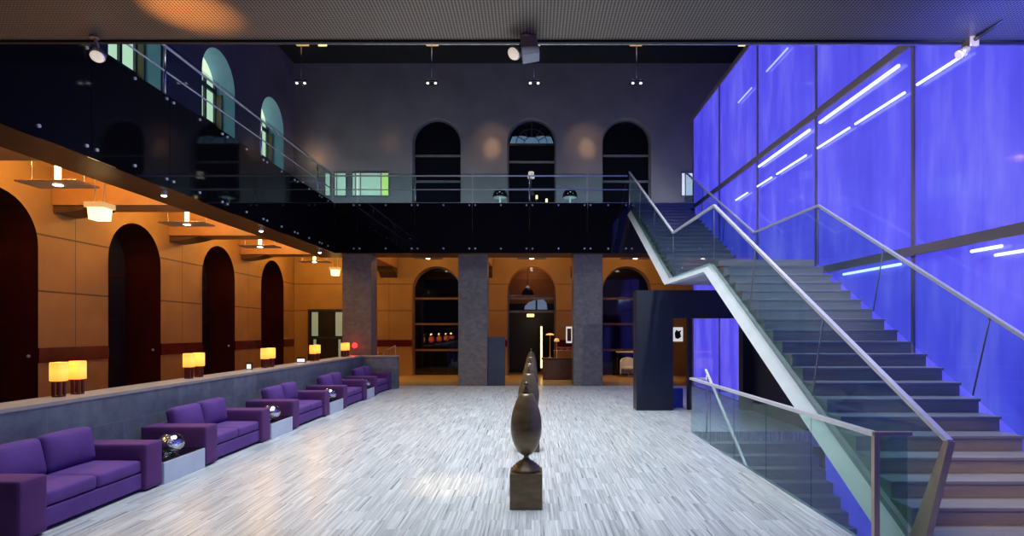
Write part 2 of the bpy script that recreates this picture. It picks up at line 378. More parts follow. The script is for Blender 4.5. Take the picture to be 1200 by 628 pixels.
# rear lower windows
def rear_window(c_, bars, v0, sp, ztop=None, depth=.35, glassm='dark_glass'):
    global WN
    w_ = sroot('window_%d' % WN); WN += 1
    obj('pane', prism(arch_poly(c_, 1.08, v0, sp), 'Y', YB+depth, YB+depth+.03), glassm, w_)
    bm = NB()
    for zz in bars: add_box(bm, c_-1.07, c_+1.07, YB+depth-.06, YB+depth, zz-.045, zz+.045)
    for s in (-1, 1): add_box(bm, c_+s*1.05-.03, c_+s*1.05+.03, YB+depth-.06, YB+depth, v0, sp)
    # curved head of the frame
    n_ = 20
    for i in range(n_):
        a, b = PI*i/n_, PI*(i+1)/n_; R0, R1 = 1.02, 1.08
        P_ = [(c_+R*math.cos(t), sp+R*math.sin(t)) for R, t in ((R0, a), (R1, a), (R1, b), (R0, b))]
        A = [bm.verts.new((u, YB+depth-.06, v)) for u, v in P_]; B = [bm.verts.new((u, YB+depth, v)) for u, v in P_]
        bm.faces.new(A); bm.faces.new(B[::-1])
        for i2 in range(4):
            j = (i2+1) % 4; bm.faces.new((A[i2], B[i2], B[j], A[j]))
    obj('window_frame', bm, 'frame_brown', w_); return w_
noisy('frame_brown', (.20, .12, .07), (.28, .17, .10), .4, 5)
noisy('frame_grey', (.12, .12, .15), (.18, .18, .2), .4, 5)
rear_window(BA[0], (3.42, 2.28, 1.12), 0, 3.75, glassm='window_glass'); rear_window(BA[2], (3.42, 2.28, 1.12), 0, 3.75)
for c_, bb in ((BA[0], (9.8, 8.65)), (BA[1], (9.52, 8.3)), (BA[2], (9.8, 8.65))):
    w_ = rear_window(c_, bb, ZT, 10.32)
    w_.children[1].data.materials[0] = M['frame_grey']
    if c_ == 0:   # leaded fan light
        bm = NB(); y_ = YB+.3
        for i in range(1, 6):
            t = PI*i/6; add_tube(bm, (.35*math.cos(t), y_, 10.3+.35*math.sin(t)), (1.02*math.cos(t), y_, 10.3+1.02*math.sin(t)), .018, 6)
        for R in (.35, .7):
            for i in range(12):
                a, b = PI*i/12, PI*(i+1)/12; add_tube(bm, (R*math.cos(a), y_, 10.3+R*math.sin(a)), (R*math.cos(b), y_, 10.3+R*math.sin(b)), .018, 6)
        add_box(bm, -1.03, 1.03, y_-.02, y_+.02, 10.26, 10.31); obj('fan_tracery', bm, 'dark_metal', w_)
        obj('fan_pane', prism([(-.98, 10.36), (-.86, 10.66), (-.45, 10.7), (0, 10.62), (.45, 10.7), (.86, 10.66), (.98, 10.36)], 'Y', YB+.32, YB+.34), 'blue_lunette', w_)
# dark voids behind rear arches
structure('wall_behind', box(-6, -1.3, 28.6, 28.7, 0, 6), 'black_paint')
# vestibule behind the middle arch
bm = NB(); add_box(bm, -1.5, 1.5, 29.0, 29.1, 3.3, 6); add_box(bm, -1.6, -1.5, 26.85, 29, 3.3, 6); add_box(bm, 1.5, 1.6, 26.85, 29, 3.3, 6)
structure('wall_vestibule', bm, 'beam_tan')
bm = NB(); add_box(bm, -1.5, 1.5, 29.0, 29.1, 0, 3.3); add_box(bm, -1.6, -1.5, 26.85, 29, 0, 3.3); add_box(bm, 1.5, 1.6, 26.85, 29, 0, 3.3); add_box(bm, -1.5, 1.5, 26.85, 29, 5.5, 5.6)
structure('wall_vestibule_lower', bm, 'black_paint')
# middle arch frame
w_ = sroot('window_%d' % WN); WN += 1
bm = NB()
for zz in (3.42, 2.83): add_box(bm, -1.07, 1.07, YB+.15, YB+.22, zz-.045, zz+.045)
for s in (-1, 1): add_box(bm, s*1.04-.035, s*1.04+.035, YB+.15, YB+.22, 0, 3.75)
obj('window_frame', bm, 'frame_grey', w_)
obj('transom_pane', box(-1.0, 1.0, YB+.2, YB+.215, 2.9, 3.38), 'window_glass', w_)
obj('lunette_pane', prism(arch_poly(0, 1.04, 3.46, 3.75), 'Y', YB+.2, YB+.215), 'window_glass', w_)
d_ = sroot('door_%d' % k); k += 1
obj('door_leaf', box(.42, .47, 27.0, 27.9, .02, 2.25), 'counter_wood', d_); obj('lit_edge_strip', box(.40, .485, 26.96, 27.0, .3, 2.17), 'strip_glow', d_)  # glowing strip put in for the light on the door edge
structure('wall_vestibule_back', box(-1.5, .3, 28.2, 28.3, 0, 2.25), 'black_paint')
light('vestibule_light', 'POINT', (0, 27.9, 4.9), 34, (1, .45, .15), size=.1)
light('vestibule_light', 'POINT', (0, 27.5, 2.5), 5, (1, .6, .25), size=.05)

# service door at the left end of the rear wall
d_ = sroot('door_%d' % k); k += 1
bm = NB(); add_box(bm, -9.85, -8.2, YB-.08, YB-.02, 2.83, 2.93)
for x_ in (-9.82, -8.24): add_box(bm, x_-.04, x_+.04, YB-.08, YB-.02, 0, 2.85)
add_box(bm, -9.8, -8.26, YB-.08, YB-.02, 1.62, 1.72); obj('door_frame', bm, 'dark_metal', d_)
obj('door_leaf', box(-9.78, -8.28, YB-.045, YB-.03, 0, 2.85), 'black_paint', d_)
bm = NB(); add_box(bm, -9.7, -9.42, YB-.055, YB-.044, 1.75, 2.8); add_box(bm, -8.65, -8.32, YB-.055, YB-.044, 1.75, 2.8)
add_box(bm, -9.62, -9.5, YB-.055, YB-.044, .1, 1.6); add_box(bm, -8.52, -8.42, YB-.055, YB-.044, .1, 1.6)
emis('green_grey_pane', (.32, .42, .28), .42); obj('side_pane', bm, 'green_grey_pane', d_)

# gallery slabs, soffits and coffers
structure('floor_gallery', (lambda bm: (add_box(bm, XL, XG-.12, 3, YB, 6.0, ZT-.02), add_box(bm, XG-.12, 12, YF+.4, YB, 6.0, ZT-.02), bm)[-1])(NB()), 'parapet_top')
bm = NB(); add_box(bm, XL, XG-.12, 3, YB, 5.55, 5.99); add_box(bm, XG-.12, 12, YF+.4, YB, 5.55, 5.99)
structure('ceiling_gallery', bm, 'coffer')
bm = NB(); add_box(bm, -7.93, XG-.05, 3, YF+1.3, ZB, 5.55); add_box(bm, XG-.05, 12, YF+.05, 22.5, ZB, 5.55)
structure('trim_3', bm, ['soffit_brown'])
bm = NB()
for yf in (5.45, 9.65, 13.85, 18.05, 22.3): add_box(bm, XL+.01, -7.93, yf-.8, yf, ZB, 5.55)
for x_ in (-6.3, -2.1, 2.1): add_box(bm, x_-.4, x_+.4, 22.5, YB-.01, ZB, 5.55)
structure('trim_4', bm, 'beam_tan')
bm = NB()   # corbels
for yf in (5.45, 9.65, 13.85, 18.05, 22.3):
    pb = prism([(XL+.01, ZB-.01), (XL+.9, ZB-.01), (XL+.65, ZB-.08), (XL+.3, ZB-.14), (XL+.01, ZB-.17)], 'Y', yf-.75, yf-.05)
    me_ = bpy.data.meshes.new('t'); pb.to_mesh(me_); pb.free(); bm.from_mesh(me_)
for x_ in (-6.3, -2.1, 2.1):
    pb = prism([(YB-.01, ZB-.01), (YB-1.0, ZB-.01), (YB-.8, ZB-.12), (YB-.35, ZB-.2), (YB-.01, ZB-.42)], 'X', x_-.37, x_+.37)
    me_ = bpy.data.meshes.new('t'); pb.to_mesh(me_); pb.free(); bm.from_mesh(me_)
structure('trim_5', bm, 'soffit_brown')
# black glass fascia with bright studs
fas = sroot('trim_6'); ZF0, ZF1 = ZB, ZT+.02
jl = [9.5+2.06*i for i in range(-3, 6)]; jl = jl[:-1]+[YF-1.0]
ys = [3.3, 5.4, 7.45, 9.5, 11.56, 13.62, 15.68, 17.74, 19.8, YF]
for a, b in zip(ys, ys[1:]): obj('glass_panel', box(XG-.03, XG, a+.006, b-.006, ZF0, ZF1), 'black_glass', fas)
xs = [XG]+[(p-VX)*YF/F for p in (418, 486, 553.5, 620.5, 688.5, 737)]+[(788-VX)*YF/F, XR]
for a, b in zip(xs, xs[1:]): obj('glass_panel', box(a+.006, b-.006, YF, YF+.03, ZF0, ZF1), 'black_glass', fas)
for z_ in (4.9, 6.44):
    for y_ in ys[1:-1]:
        for s in (-.11, .11): obj('stud', tube((XG-.01, y_+s, z_), (XG+.025, y_+s, z_), .026, 10), 'bright_stud', fas)
    for a, b in zip(ys[1:], ys[2:]): obj('stud', tube((XG-.01, (a+b)/2, z_), (XG+.025, (a+b)/2, z_), .026, 10), 'bright_stud', fas)
    for x_ in xs[1:-1]:
        for s in (-.105, .105): obj('stud', tube((x_+s, YF-.025, z_), (x_+s, YF+.01, z_), .032, 10), 'bright_stud', fas)
    for a, b in zip(xs[1:-2], xs[2:]): obj('stud', tube(((a+b)/2, YF-.025, z_), ((a+b)/2, YF+.01, z_), .032, 10), 'bright_stud', fas)
# gallery railings
def railing(label, P0, P1, posts, group=None):
    t = thing('gallery_railing', label, 'railing', (P0[0], P0[1], ZT))
    P0 = Vector(P0); P1 = Vector(P1); L = (P1-P0).length; u = (P1-P0)/L
    R = lambda s, z: u*s+Vector((0, 0, z))
    obj('handrail', tube(R(0, 1.01), R(L, 1.01), .026, 10), 'rail_steel', t)
    obj('mid_rail', tube(R(0, .52), R(L, .52), .017, 8), 'rail_steel', t)
    obj('bottom_rail', tube(R(0, .04), R(L, .04), .02, 8), 'rail_steel', t)
    pp = [0]+posts+[L]
    for s in posts[1::2]: obj('post', tube(R(s, 0), R(s, 1.0), .028, 8), 'steel', t)
    for a, b in zip(pp, pp[1:]):
        bm = NB(); nrm = Vector((-u.y, u.x, 0))*.005
        A = [R(a+.03, .06), R(b-.03, .06), R(b-.03, 1.1), R(a+.03, 1.1)]
        va = [bm.verts.new(p+nrm) for p in A]; vb = [bm.verts.new(p-nrm) for p in A]
        bm.faces.new(va); bm.faces.new(vb[::-1])
        for i in range(4): j = (i+1) % 4; bm.faces.new((va[i], vb[i], vb[j], va[j]))
        obj('glass_pane', bm, 'rail_glass', t)
    return t
railing('steel and glass railing along the rear upper gallery above the columns', (XG-.1, YF+.12, 0), (3.42, YF+.12, 0), [x-XG+.1 for x in xs[1:6]])
railing('steel and glass railing receding along the left upper gallery', (XG-.1, 3.6, 0), (XG-.1, YF+.05, 0), [y-3.6 for y in ys[1:-1]])

# right wall of backlit blue glass
bw = sroot('wall_right'); yd = [21.4, 18.4, 15.3, 12.15, 9.06, 5.95, 2.8, -.3]
ZL = [-3.5, 0, 3.2, 6.4, 9.6]
for a, b in zip(yd[1:], yd):
    for z0, z1 in zip(ZL, ZL[1:]):
        obj('glass_panel', box(XR, XR+.04, a+.012, b-.012, z0+.03, z1-.03), 'blue_glass', bw)
for a in yd:
    obj('mullion', box(XR-.03, XR+.08, a-.03, a+.03, ZL[0], 9.62), 'mullion', bw)
obj('unseen_end_panel', box(XR+.04, 9.0, 21.36, 21.4, 6.6, 9.55), 'blue_glass', bw)  # glowing end face out of view, added to throw blue onto the rear wall
for z_ in ZL[2:]: obj('transom', box(XR-.045, XR+.08, yd[-1], yd[0], z_-.07, z_+.07), 'mullion', bw)
structure('wall_right_rear', box(12, 12.2, 21.45, YB, 0, ZC), 'upper_wall')
structure('wall_right_upper', box(XR+.3, XR+.5, -.3, 21.5, -3.5, 9.6), 'black_paint')
# fluorescent tubes set against the glass
def lt(z, segs, r, m, row):
    for i, (a, b) in enumerate(segs):
        pos = 'only' if len(segs) == 1 else ('nearest', 'second', 'third', 'fourth', 'fifth')[i] if i < len(segs)-1 else 'farthest'
        lab = '%s white light tube from the camera, %s' % (pos, row)
        o = obj('light_tube', tube((XR-.055, a, z), (XR-.055, b, z), r, 8), m); tag(o, lab, 'light tube', 'light tubes on the blue wall')
lt(6.14, [(9.35, 11.9), (12.35, 15.1)], .03, 'tube_white', 'in the thick row just under the upper transom')
lt(5.66, [(7.9, 8.9), (9.2, 10.6), (10.8, 12.0), (12.5, 14.0), (14.3, 15.2), (15.9, 16.8)], .022, 'tube_white', 'in the thin broken row below the thick one')
lt(8.33, [(13.4, 14.6), (15.6, 16.6)], .02, 'tube_faint', 'short and faint on the topmost glass panels')
lt(3.03, [(5.0, 6.9), (7.3, 7.8), (9.3, 11.0)], .022, 'tube_white', 'just under the lower transom')
lt(2.93, [(4.9, 7.4)], .02, 'tube_white', 'lowest on the blue wall')

# near gallery overhead with perforated soffit
structure('ceiling_near', box(-12, 8, -2, 5.66, 4.74, 4.95), 'perforated_metal')
structure('trim_7', tube((-12, 5.70, 4.765), (8, 5.71, 4.735), .02, 8), 'steel')
structure('trim_8', box(-12, 8, 5.64, 5.68, 4.72, 4.96), 'black_paint')

# ------------------------------------------------------------------ columns
for x_, lab in ((-6.3, 'grey stone column behind the end of the sofa wall'), (-2.12, 'grey stone column left of the middle arch'), (2.03, 'grey stone column right of the middle arch')):
    tag(obj('column', rbox(x_-.52, x_+.52, 21.5, 22.35, 0, ZB, .008, 1), 'column_stone'), lab, 'column')

# ------------------------------------------------------------------ staircase
n1, r1 = 20, .1675; y0, run1 = 5.3, .3235          # lower flight
YL0 = y0+(n1-1)*run1; YL1 = 14.85; n2 = 19; r2 = (ZT-n1*r1)/n2; run2 = (YF-.1-YL1)/(n2-1)
SX0, SX1 = 3.58, 5.42; ZLd = n1*r1
stair = thing('staircase', 'slate staircase with glass sides rising beside the blue wall', 'staircase', (0, 0, 0))
def step(parent, y, z, rise, run, under=.10, x0=SX0, x1=SX1):
    s_ = obj('step', prism([(y, z-rise), (y, z-.03), (y+run+.02, z-.03), (y+run+.02, z-rise)], 'X', x0, x1), 'slate', parent)
    obj('tread', rbox(x0-.01, x1+.01, y-.02, y+run-.001, z-.035, z, .004, 1), 'slate_top', s_)
for i in range(n1-1): step(stair, y0+i*run1, (i+1)*r1, r1, run1)
obj('landing', box(SX0, SX1, YL0, YL1, ZLd-.12, ZLd), 'slate', stair)
for i in range(n2-1): step(stair, YL1+i*run2, ZLd+(i+1)*r2, r2, run2)
obj('landing', box(SX0, SX1+.3, YF-.12, YF+.4, ZT-.15, ZT), 'slate', stair)
sl1 = r1/run1; sl2 = r2/run2
def zline(y, off):
    if y <= YL0: return sl1*(y-y0)+r1+off
    if y <= YL1: return ZLd+off
    return ZLd+sl2*(y-YL1)+off
# stringer: grey side plate, white bottom flange and a closed soffit
UB = [(y0-.25, -.43), (11.8, 3.14), (15.3, 3.15), (YF, 6.08)]          # underside line
UT = [(y0-.25, zline(y0-.25, -.195)), (YL0+.05, ZLd-.17), (YL0+.3, ZLd-.05), (YL1, ZLd-.05), (YL1+.3, zline(YL1+.3, -.195)), (YF, ZT-.195)]
for x0_, x1_ in ((SX0-.06, SX0+.03), (SX1-.08, SX1-.03)):
    obj('stringer', prism(UT+[(y, z+.03) for y, z in UB[::-1]], 'X', x0_, x1_), 'stringer_grey', stair)
bm = NB(); secs = []
for y, z in UB: secs.append([bm.verts.new((x, y, z+dz)) for x, dz in ((SX0-.06, .19), (SX0-.18, .015), (SX0-.06, 0))])
for a, b in zip(secs, secs[1:]):
    for i in range(3): j = (i+1) % 3; bm.faces.new((a[i], a[j], b[j], b[i]))
bm.faces.new(secs[0][::-1]); bm.faces.new(secs[-1]); obj('stringer_flange', bm, 'white_steel', stair)
obj('soffit', prism([(y, z+.05) for y, z in UB]+[(y, z+.01) for y, z in UB[::-1]], 'X', SX0-.05, SX1-.01), 'soffit_grey', stair)
obj('landing_soffit', box(SX1-.01, XR-.05, 11.9, 15.25, 3.16, 3.21), 'soffit_grey', stair)
# side glass and handrails
XRl, XRr = 3.47, 5.45
def rl(y):   # handrail height
    if y <= 11.35: return 1.07+(4.37-1.07)*(y-4.95)/6.4
    if y <= 14.63: return 4.37+.02*(y-11.35)/3.28
    return 4.39+(7.62-4.39)*(y-14.63)/(YF-14.63)
def flat_rail(bm, pts, x, wd=.052, ht=.045):
    A = []
    for y, z in pts: A.append([bm.verts.new((x+sx*wd/2, y, z+sz*ht/2)) for sx, sz in ((-1, -1), (1, -1), (1, 1), (-1, 1))])
    for a, b in zip(A, A[1:]):
        for i in range(4): j = (i+1) % 4; bm.faces.new((a[i], a[j], b[j], b[i]))
    bm.faces.new(A[0][::-1]); bm.faces.new(A[-1])
nodes = [4.95, 11.35, 14.63, YF]
for x_, nm in ((XRl, 'l'), (XRr, 'r')):
    pts = [(y, rl(y)) for y in nodes]
    bm = NB(); flat_rail(bm, pts, x_); obj('handrail', bm, 'rail_steel', stair)
    # panes: seams lean with the flight
    lean = .28
    cuts = [4.98, 7.1, 9.25, 11.35]; cuts2 = [11.35, 14.63]; cuts3 = [14.63, 16.8, 19.0, YF]
    for cs, le in ((cuts, lean), (cuts2, 0), (cuts3, lean)):
        for a, b in zip(cs, cs[1:]):
            la = le if a not in (11.35, 14.63) else 0; lb = le if b not in (11.35, 14.63) else 0
            if a == 14.63: la = 0
            top = lambda y: rl(y)-.012
            lo_a, lo_b = a+la+.012, b+lb-.012
            if b == YF: lo_b = YF-.01
            poly = [(a+.012, top(a)), (b-.012, top(b)), (lo_b, zline(lo_b, -.05)), (lo_a, zline(lo_a, -.05))]
            obj('glass_pane', prism(poly, 'X', x_-.006, x_+.006), 'stair_glass', stair)
            if a not in (4.98,): obj('glass_joint', tube((x_, a, rl(a)-.02), (x_, a+la, zline(a+la, -.05)), .011, 6), 'joint_steel', stair)
# leaning end plate of the left rail
bm = prism([(4.93, 1.08), (4.99, 1.08), (5.50, 0), (5.28, 0)], 'X', XRl-.03, XRl+.03); obj('end_post', bm, 'bronze_steel', stair)
bm = prism([(4.93, 1.08), (4.99, 1.08), (5.50, 0), (5.28, 0)], 'X', XRr-.02, XRr+.02); obj('end_post', bm, 'bronze_steel', stair)
bm = NB()
for x_ in (XRl, XRr): add_tube(bm, (x_, YF-.02, ZT-.05), (x_, YF-.02, rl(YF)), .02, 8)
obj('top_post', bm, 'steel', stair)

# descending stair in the floor opening
ds = thing('basement_staircase', 'dark slate steps descending through the floor opening under the main stair', 'staircase', (0, 0, 0))
for i in range(18):
    yy = 11.78-i*.262; zz = -.187*(i+1)
    s_ = obj('step', box(3.3, 5.42, yy-.262, yy+.02, zz-.2, zz), 'slate', ds)
obj('handrail', tube((3.43, 11.75, 1.22), (3.43, 6.9, -1.85), .026, 10), 'rail_steel', ds)
bm = NB(); add_tube(bm, (3.43, 11.7, 0), (3.43, 11.7, 1.2), .018, 8); obj('post', bm, 'steel', ds)
structure('wall_opening', box(3.14, 3.2, 5.47, 11.8, -3.5, -.3), 'navy_panel')
structure('wall_opening_rear', box(3.2, 5.8, 11.8, 11.9, -3.5, -.3), 'navy_panel')
# glass balustrade round the floor opening
gb = thing('glass_balustrade', 'low glass balustrade with steel cap along the edge of the floor opening', 'balustrade', (3.16, 5.47, 0))
X_ = 3.14
ycut = [5.47, 6.71, 8.0, 9.27, 10.5, 11.75]
for a, b in zip(ycut, ycut[1:]): obj('glass_pane', box(X_-3.16-.008, X_-3.16+.008, a-5.47+.006, b-5.47-.006, -.0, 1.05), 'opening_glass', gb)
for o_ in (-.02, .022): obj('cap_rail', box(X_-3.16+o_-.012, X_-3.16+o_+.012, -.02, 6.3, 1.03, 1.07), 'rail_steel', gb)
obj('corner_post', box(-.05, -.0, -.05, 0, 0, 1.06), 'bronze_steel', gb)
obj('glass_pane', box(0.01, .27, -.02, -.006, 0, 1.05), 'opening_glass', gb); obj('cap_rail', box(-.05, .3, -.04, 0, 1.04, 1.075), 'bronze_steel', gb)
obj('cap_rail', box(-.03, .28, 6.26, 6.3, 1.03, 1.07), 'rail_steel', gb)
# dark portal under the landing
pt = thing('portal_screen', 'dark navy portal screen standing under the stair landing', 'screen', (0, 14.9, 0))
obj('pier', box(2.62, 3.53, 0, .5, 0, 3.0), 'navy_panel', pt); obj('lintel', box(3.53, 5.72, 0, .3, 2.3, 3.0), 'navy_panel', pt)
obj('pier', box(5.27, 5.72, 0, .3, 0, 2.3), 'navy_panel', pt); obj('side_panel', box(5.5, 5.6, -3.0, -.01, 0, 2.3), 'navy_panel', pt); obj('mullion', box(3.93, 4.03, .1, .25, 0, 2.3), 'navy_panel', pt)
tag(obj('low_plinth', rbox(3.55, 3.92, 15.45, 15.8, 0, .5, .01, 1), 'blue_enamel'), 'low glossy blue plinth inside the dark portal', 'plinth')

# ------------------------------------------------------------------ sofa wall
bm = NB(); add_box(bm, -6.3, -5.8, 3, 20.75, 0, 1.09); add_box(bm, -5.8, -4.6, 20.35, 20.75, 0, 1.09)
sw = structure('wall_parapet', bm, 'parapet_stone')
bm = NB(); add_box(bm, -6.33, -5.79, 3, 20.77, 1.09, 1.135); add_box(bm, -5.79, -4.58, 20.33, 20.77, 1.09, 1.135)
structure('trim_9', bm, 'parapet_top')
def make_sofa(label):
    t = thing('sofa', label, 'sofa', (0, 0, 0), 0, 'violet sofas along the stone wall'); L = 2.16   # local: x 0 front, negative back; y 0..L
    obj('base', rbox(-.93, -.05, .33, L-.33, .04, .235, .015), 'violet_fabric', t)
    for a in (0, L-.33): obj('arm', soft(-.48, a+.165, .305, .96, .33, .57, .022, (0, .004, .004), 8), 'violet_arm', t)
    obj('backrest', soft(-.87, L/2, .30, .18, L-.66, .56, .03, n=6), 'violet_arm', t)
    w2 = (L-.66)/2
    for k_ in (0, 1):
        obj('seat_cushion', soft(-.42, .33+w2*(k_+.5), .32, .74, w2-.006, .15, .035, (.005, 0, .018)), 'violet_fabric', t)
        bm = soft(0, 0, 0, .17, w2-.02, .43, .06, (.05, .0, .01), 10)
        bmesh.ops.rotate(bm, verts=bm.verts, cent=(0, 0, 0), matrix=Matrix.Rotation(math.radians(-13 if k_ == 0 else -9), 3, 'Y'))
        bmesh.ops.translate(bm, verts=bm.verts, vec=(-.70, .33+w2*(k_+.5), .595+.01*k_)); obj('back_cushion', bm, 'violet_fabric', t)
    for xx in (-.9, -.08):
        for yy in (.1, L-.1): obj('foot', box(xx-.03, xx+.03, yy-.03, yy+.03, 0, .025), 'black_paint', t)
    return t
sy = [5.56, 8.75, 11.95, 15.15, 18.17]
slab = ['nearest violet two seat sofa, cut by the left edge', 'second violet two seat sofa from the front left', 'third violet two seat sofa, middle of the row', 'fourth violet two seat sofa, next to last by the wall', 'farthest violet two seat sofa by the wall end']
s0 = make_sofa(slab[0]); s0.location = (-4.77, sy[0], 0)
for i in range(1, 5): dup(s0, (-4.77, sy[i], 0), label=slab[i])
def make_table(label):
    t = thing('side_table', label, 'table', (0, 0, 0), 0, 'low tables between the sofas')
    obj('body', rbox(-.93, -.0, 0, 1.0, 0, .285, .004, 1), 'table_blue', t); obj('tabletop', rbox(-.93, -.012, .01, .99, .286, .30, .003, 1), 'black_glass', t)
    return t
tys = [7.73, 10.92, 14.12, 17.30]
tl = ['nearest low pale blue table with black top', 'second low pale blue table with black top from the front', 'third low pale blue table with black top from the front', 'farthest low pale blue table with black top']
t0 = make_table(tl[0]); t0.location = (-4.76, tys[0]+.01, 0); t0.scale.y = .97
for i in range(1, 4):
    tt = dup(t0, (-4.76, tys[i]+.01, 0), label=tl[i]); tt.scale.y = .97 if i < 3 else .78
def make_globe(label):
    t = thing('glass_globe', label, 'ornament', (0, 0, 0), 0, 'glass globes on the low tables')
    pr = [(.075, 0)]+[(.155*math.sin(a), .135-.135*math.cos(a)) for a in [PI*i/14 for i in range(3, 12)]]+[(.075, .257)]
    obj('globe', lathe(pr, n=24), 'globe_glass', t)
    bm = NB(); bmesh.ops.create_icosphere(bm, subdivisions=3, radius=.12)
    for v in bm.verts: v.co *= 1+.12*math.sin(v.co.x*60+v.co.z*35)*math.cos(v.co.y*48); v.co.z = v.co.z*.85+.125
    for f in bm.faces: f.smooth = True
    obj('foil', bm, 'silver_foil', t); return t
glass('globe_glass', (.8, .8, .85), .38, .03)
gl_ = ['nearest silver glass globe on the first low table', 'silver glass globe on the second low table', 'silver glass globe on the third low table', 'farthest silver glass globe on the last low table']
g0 = make_globe(gl_[0]); gy = [8.22, 11.33, 14.6, 17.72]; g0.location = (-4.96, gy[0], .3); g0.scale = (1.08,)*3
for i in range(1, 4): dup(g0, (-4.94, gy[i], .3), .9*i, gl_[i])

# table lamps in pairs on the wall
def make_lamp(label):
    t = thing('table_lamp', label, 'lamp', (0, 0, 0), 0, 'orange lamps on the stone wall')
    bm = NB(); n_ = 24   # softly pleated square shade
    rings = []
    for z in (.205, .215, .44, .45):
        R = .083 if z in (.215, .44) else .076
        ring = []
        for i in range(48):
            a = 2*PI*i/48; ca, sa = math.cos(a), math.sin(a); q = (abs(ca)**5+abs(sa)**5)**(-.2)
            rr = R*q*(1+.02*math.cos(12*a)); ring.append(bm.verts.new((rr*ca, rr*sa, z)))
        rings.append(ring)
    for a, b in zip(rings, rings[1:]):
        for i in range(48): j = (i+1) % 48; bm.faces.new((a[i], a[j], b[j], b[i])).smooth = True
    bm.faces.new(rings[0][::-1]); bm.faces.new(rings[-1]); obj('lamp_shade', bm, 'orange_shade', t)
    obj('foot', rbox(-.055, .055, -.055, .055, 0, .02, .003, 1), 'lamp_wood', t)
    bm = NB()
    for s in ((-1, -1), (1, -1), (1, 1), (-1, 1)): add_box(bm, s[0]*.04-.014, s[0]*.04+.014, s[1]*.04-.014, s[1]*.04+.014, .02, .206)
    obj('stem', bm, 'lamp_wood', t); return t
lmp = None; nm = ['first', 'second', 'third', 'fourth', 'fifth']
for i, yy in enumerate((7.77, 10.72, 13.78, 16.8, 19.55)):
    for j in (0, 1):
        lab = 'orange table lamp on the stone wall, %s of the %s pair from the front' % (('nearer', 'farther')[j], nm[i])
        if lmp is None: lmp = make_lamp(lab); lmp.location = (-6.15, yy, 1.135)
        else: dup(lmp, (-6.15, yy+.32*j, 1.135), label=lab)
    light('table_lamp_light', 'POINT', (-6.15, yy+.16, 1.75), 4, (1, .5, .12), size=.06)
def lightbox(x, y, w_, h_, lab):
    t = thing('menu_lightbox', lab, 'display', (x, y, 1.135)); obj('frame', rbox(-w_/2-.02, w_/2+.02, 0, .04, 0, h_+.05, .004, 1), 'black_paint', t)
    obj('screen', box(-w_/2, w_/2, -.004, 0, .02, h_+.01), 'screen_glow', t)
lightbox(-6.2, 13.1, .09, .11, 'small upright lit table display in a black frame on the stone wall')
lightbox(-6.18, 16.0, .2, .09, 'small wide lit table display in a black frame on the stone wall')
rl_ = thing('red_wall_lamp', 'small round red lamp on the front of the left stone column', 'lamp', (-6.33, 21.5, 1.46))
obj('globe', lathe([(.02, -.1)]+[(.1*math.sin(PI*i/10), -.1*math.cos(PI*i/10)) for i in range(1, 10)]+[(.02, .1)], (0, -.13, 0), 16), 'red_glow', rl_)
obj('bracket', tube((0, 0, 0), (0, -.06, 0), .03), 'dark_metal', rl_)
light('red_lamp_light', 'POINT', (-6.33, 21.15, 1.46), 2.5, (1, .05, .03), size=.05)
for y_, lab in ((12.55, 'small round steel knob on the nearest arch jamb of the left wall'), (16.72, 'small round steel knob on the second arch jamb of the left wall'), (20.94, 'small round steel knob on the third arch jamb of the left wall')):
    c2 = y_+.18
    tag(obj('door_knob', lathe([(.02, 0), (.035, .02), (.035, .04), (.015, .055)], n=12), 'bright_stud', loc=(XL-.2, c2, 1.45)), lab, 'knob').rotation_euler = (PI/2, 0, 0)

# ------------------------------------------------------------------ sculptures
def make_urn(label):
    t = thing('urn_sculpture', label, 'sculpture', (0, 0, 0), 0, 'row of ovoid sculptures on the hall axis')
    obj('plinth', rbox(-.182, .182, -.182, .182, 0, .40, .006), 'bronze_wood', t)
    obj('foot', lathe([(.168, .40), (.168, .432), (.15, .436), (.148, .458), (.12, .462), (.118, .484), (.09, .488), (.088, .506), (.05, .525), (.03, .55), (.03, .572), (.05, .585)]), 'bronze_wood', t)
    pr = []
    for i in range(25):
        s = i/24; z = .583+s*.695
        r = .178*math.sin(PI*(.06+.84*s**.82))**.72
        pr.append((max(r, .03), z))
    pr += [(pr[-1][0]*.6, 1.283)]
    obj('body', lathe(pr, n=40), 'bronze_wood', t)
    obj('finial', lathe([(.05, 1.278), (.03, 1.31), (.016, 1.345), (.028, 1.375), (.038, 1.395), (.012, 1.405), (.004, 1.418)], n=20), 'bronze_wood', t)
    return t
ul = ['bronze ovoid sculpture on a square plinth, nearest the camera', 'bronze ovoid sculpture directly behind the nearest one', 'bronze ovoid sculpture in the middle of the axial row', 'bronze ovoid sculpture, next to last of the axial row', 'bronze ovoid sculpture farthest back before the middle arch']
u0 = make_urn(ul[0]); u0.location = (-.062, 6.82, 0)
for i, yy in enumerate((9.98, 13.1, 16.3, 19.5)): dup(u0, (-.062+.012*(i+1), yy, 0), .0, ul[i+1])

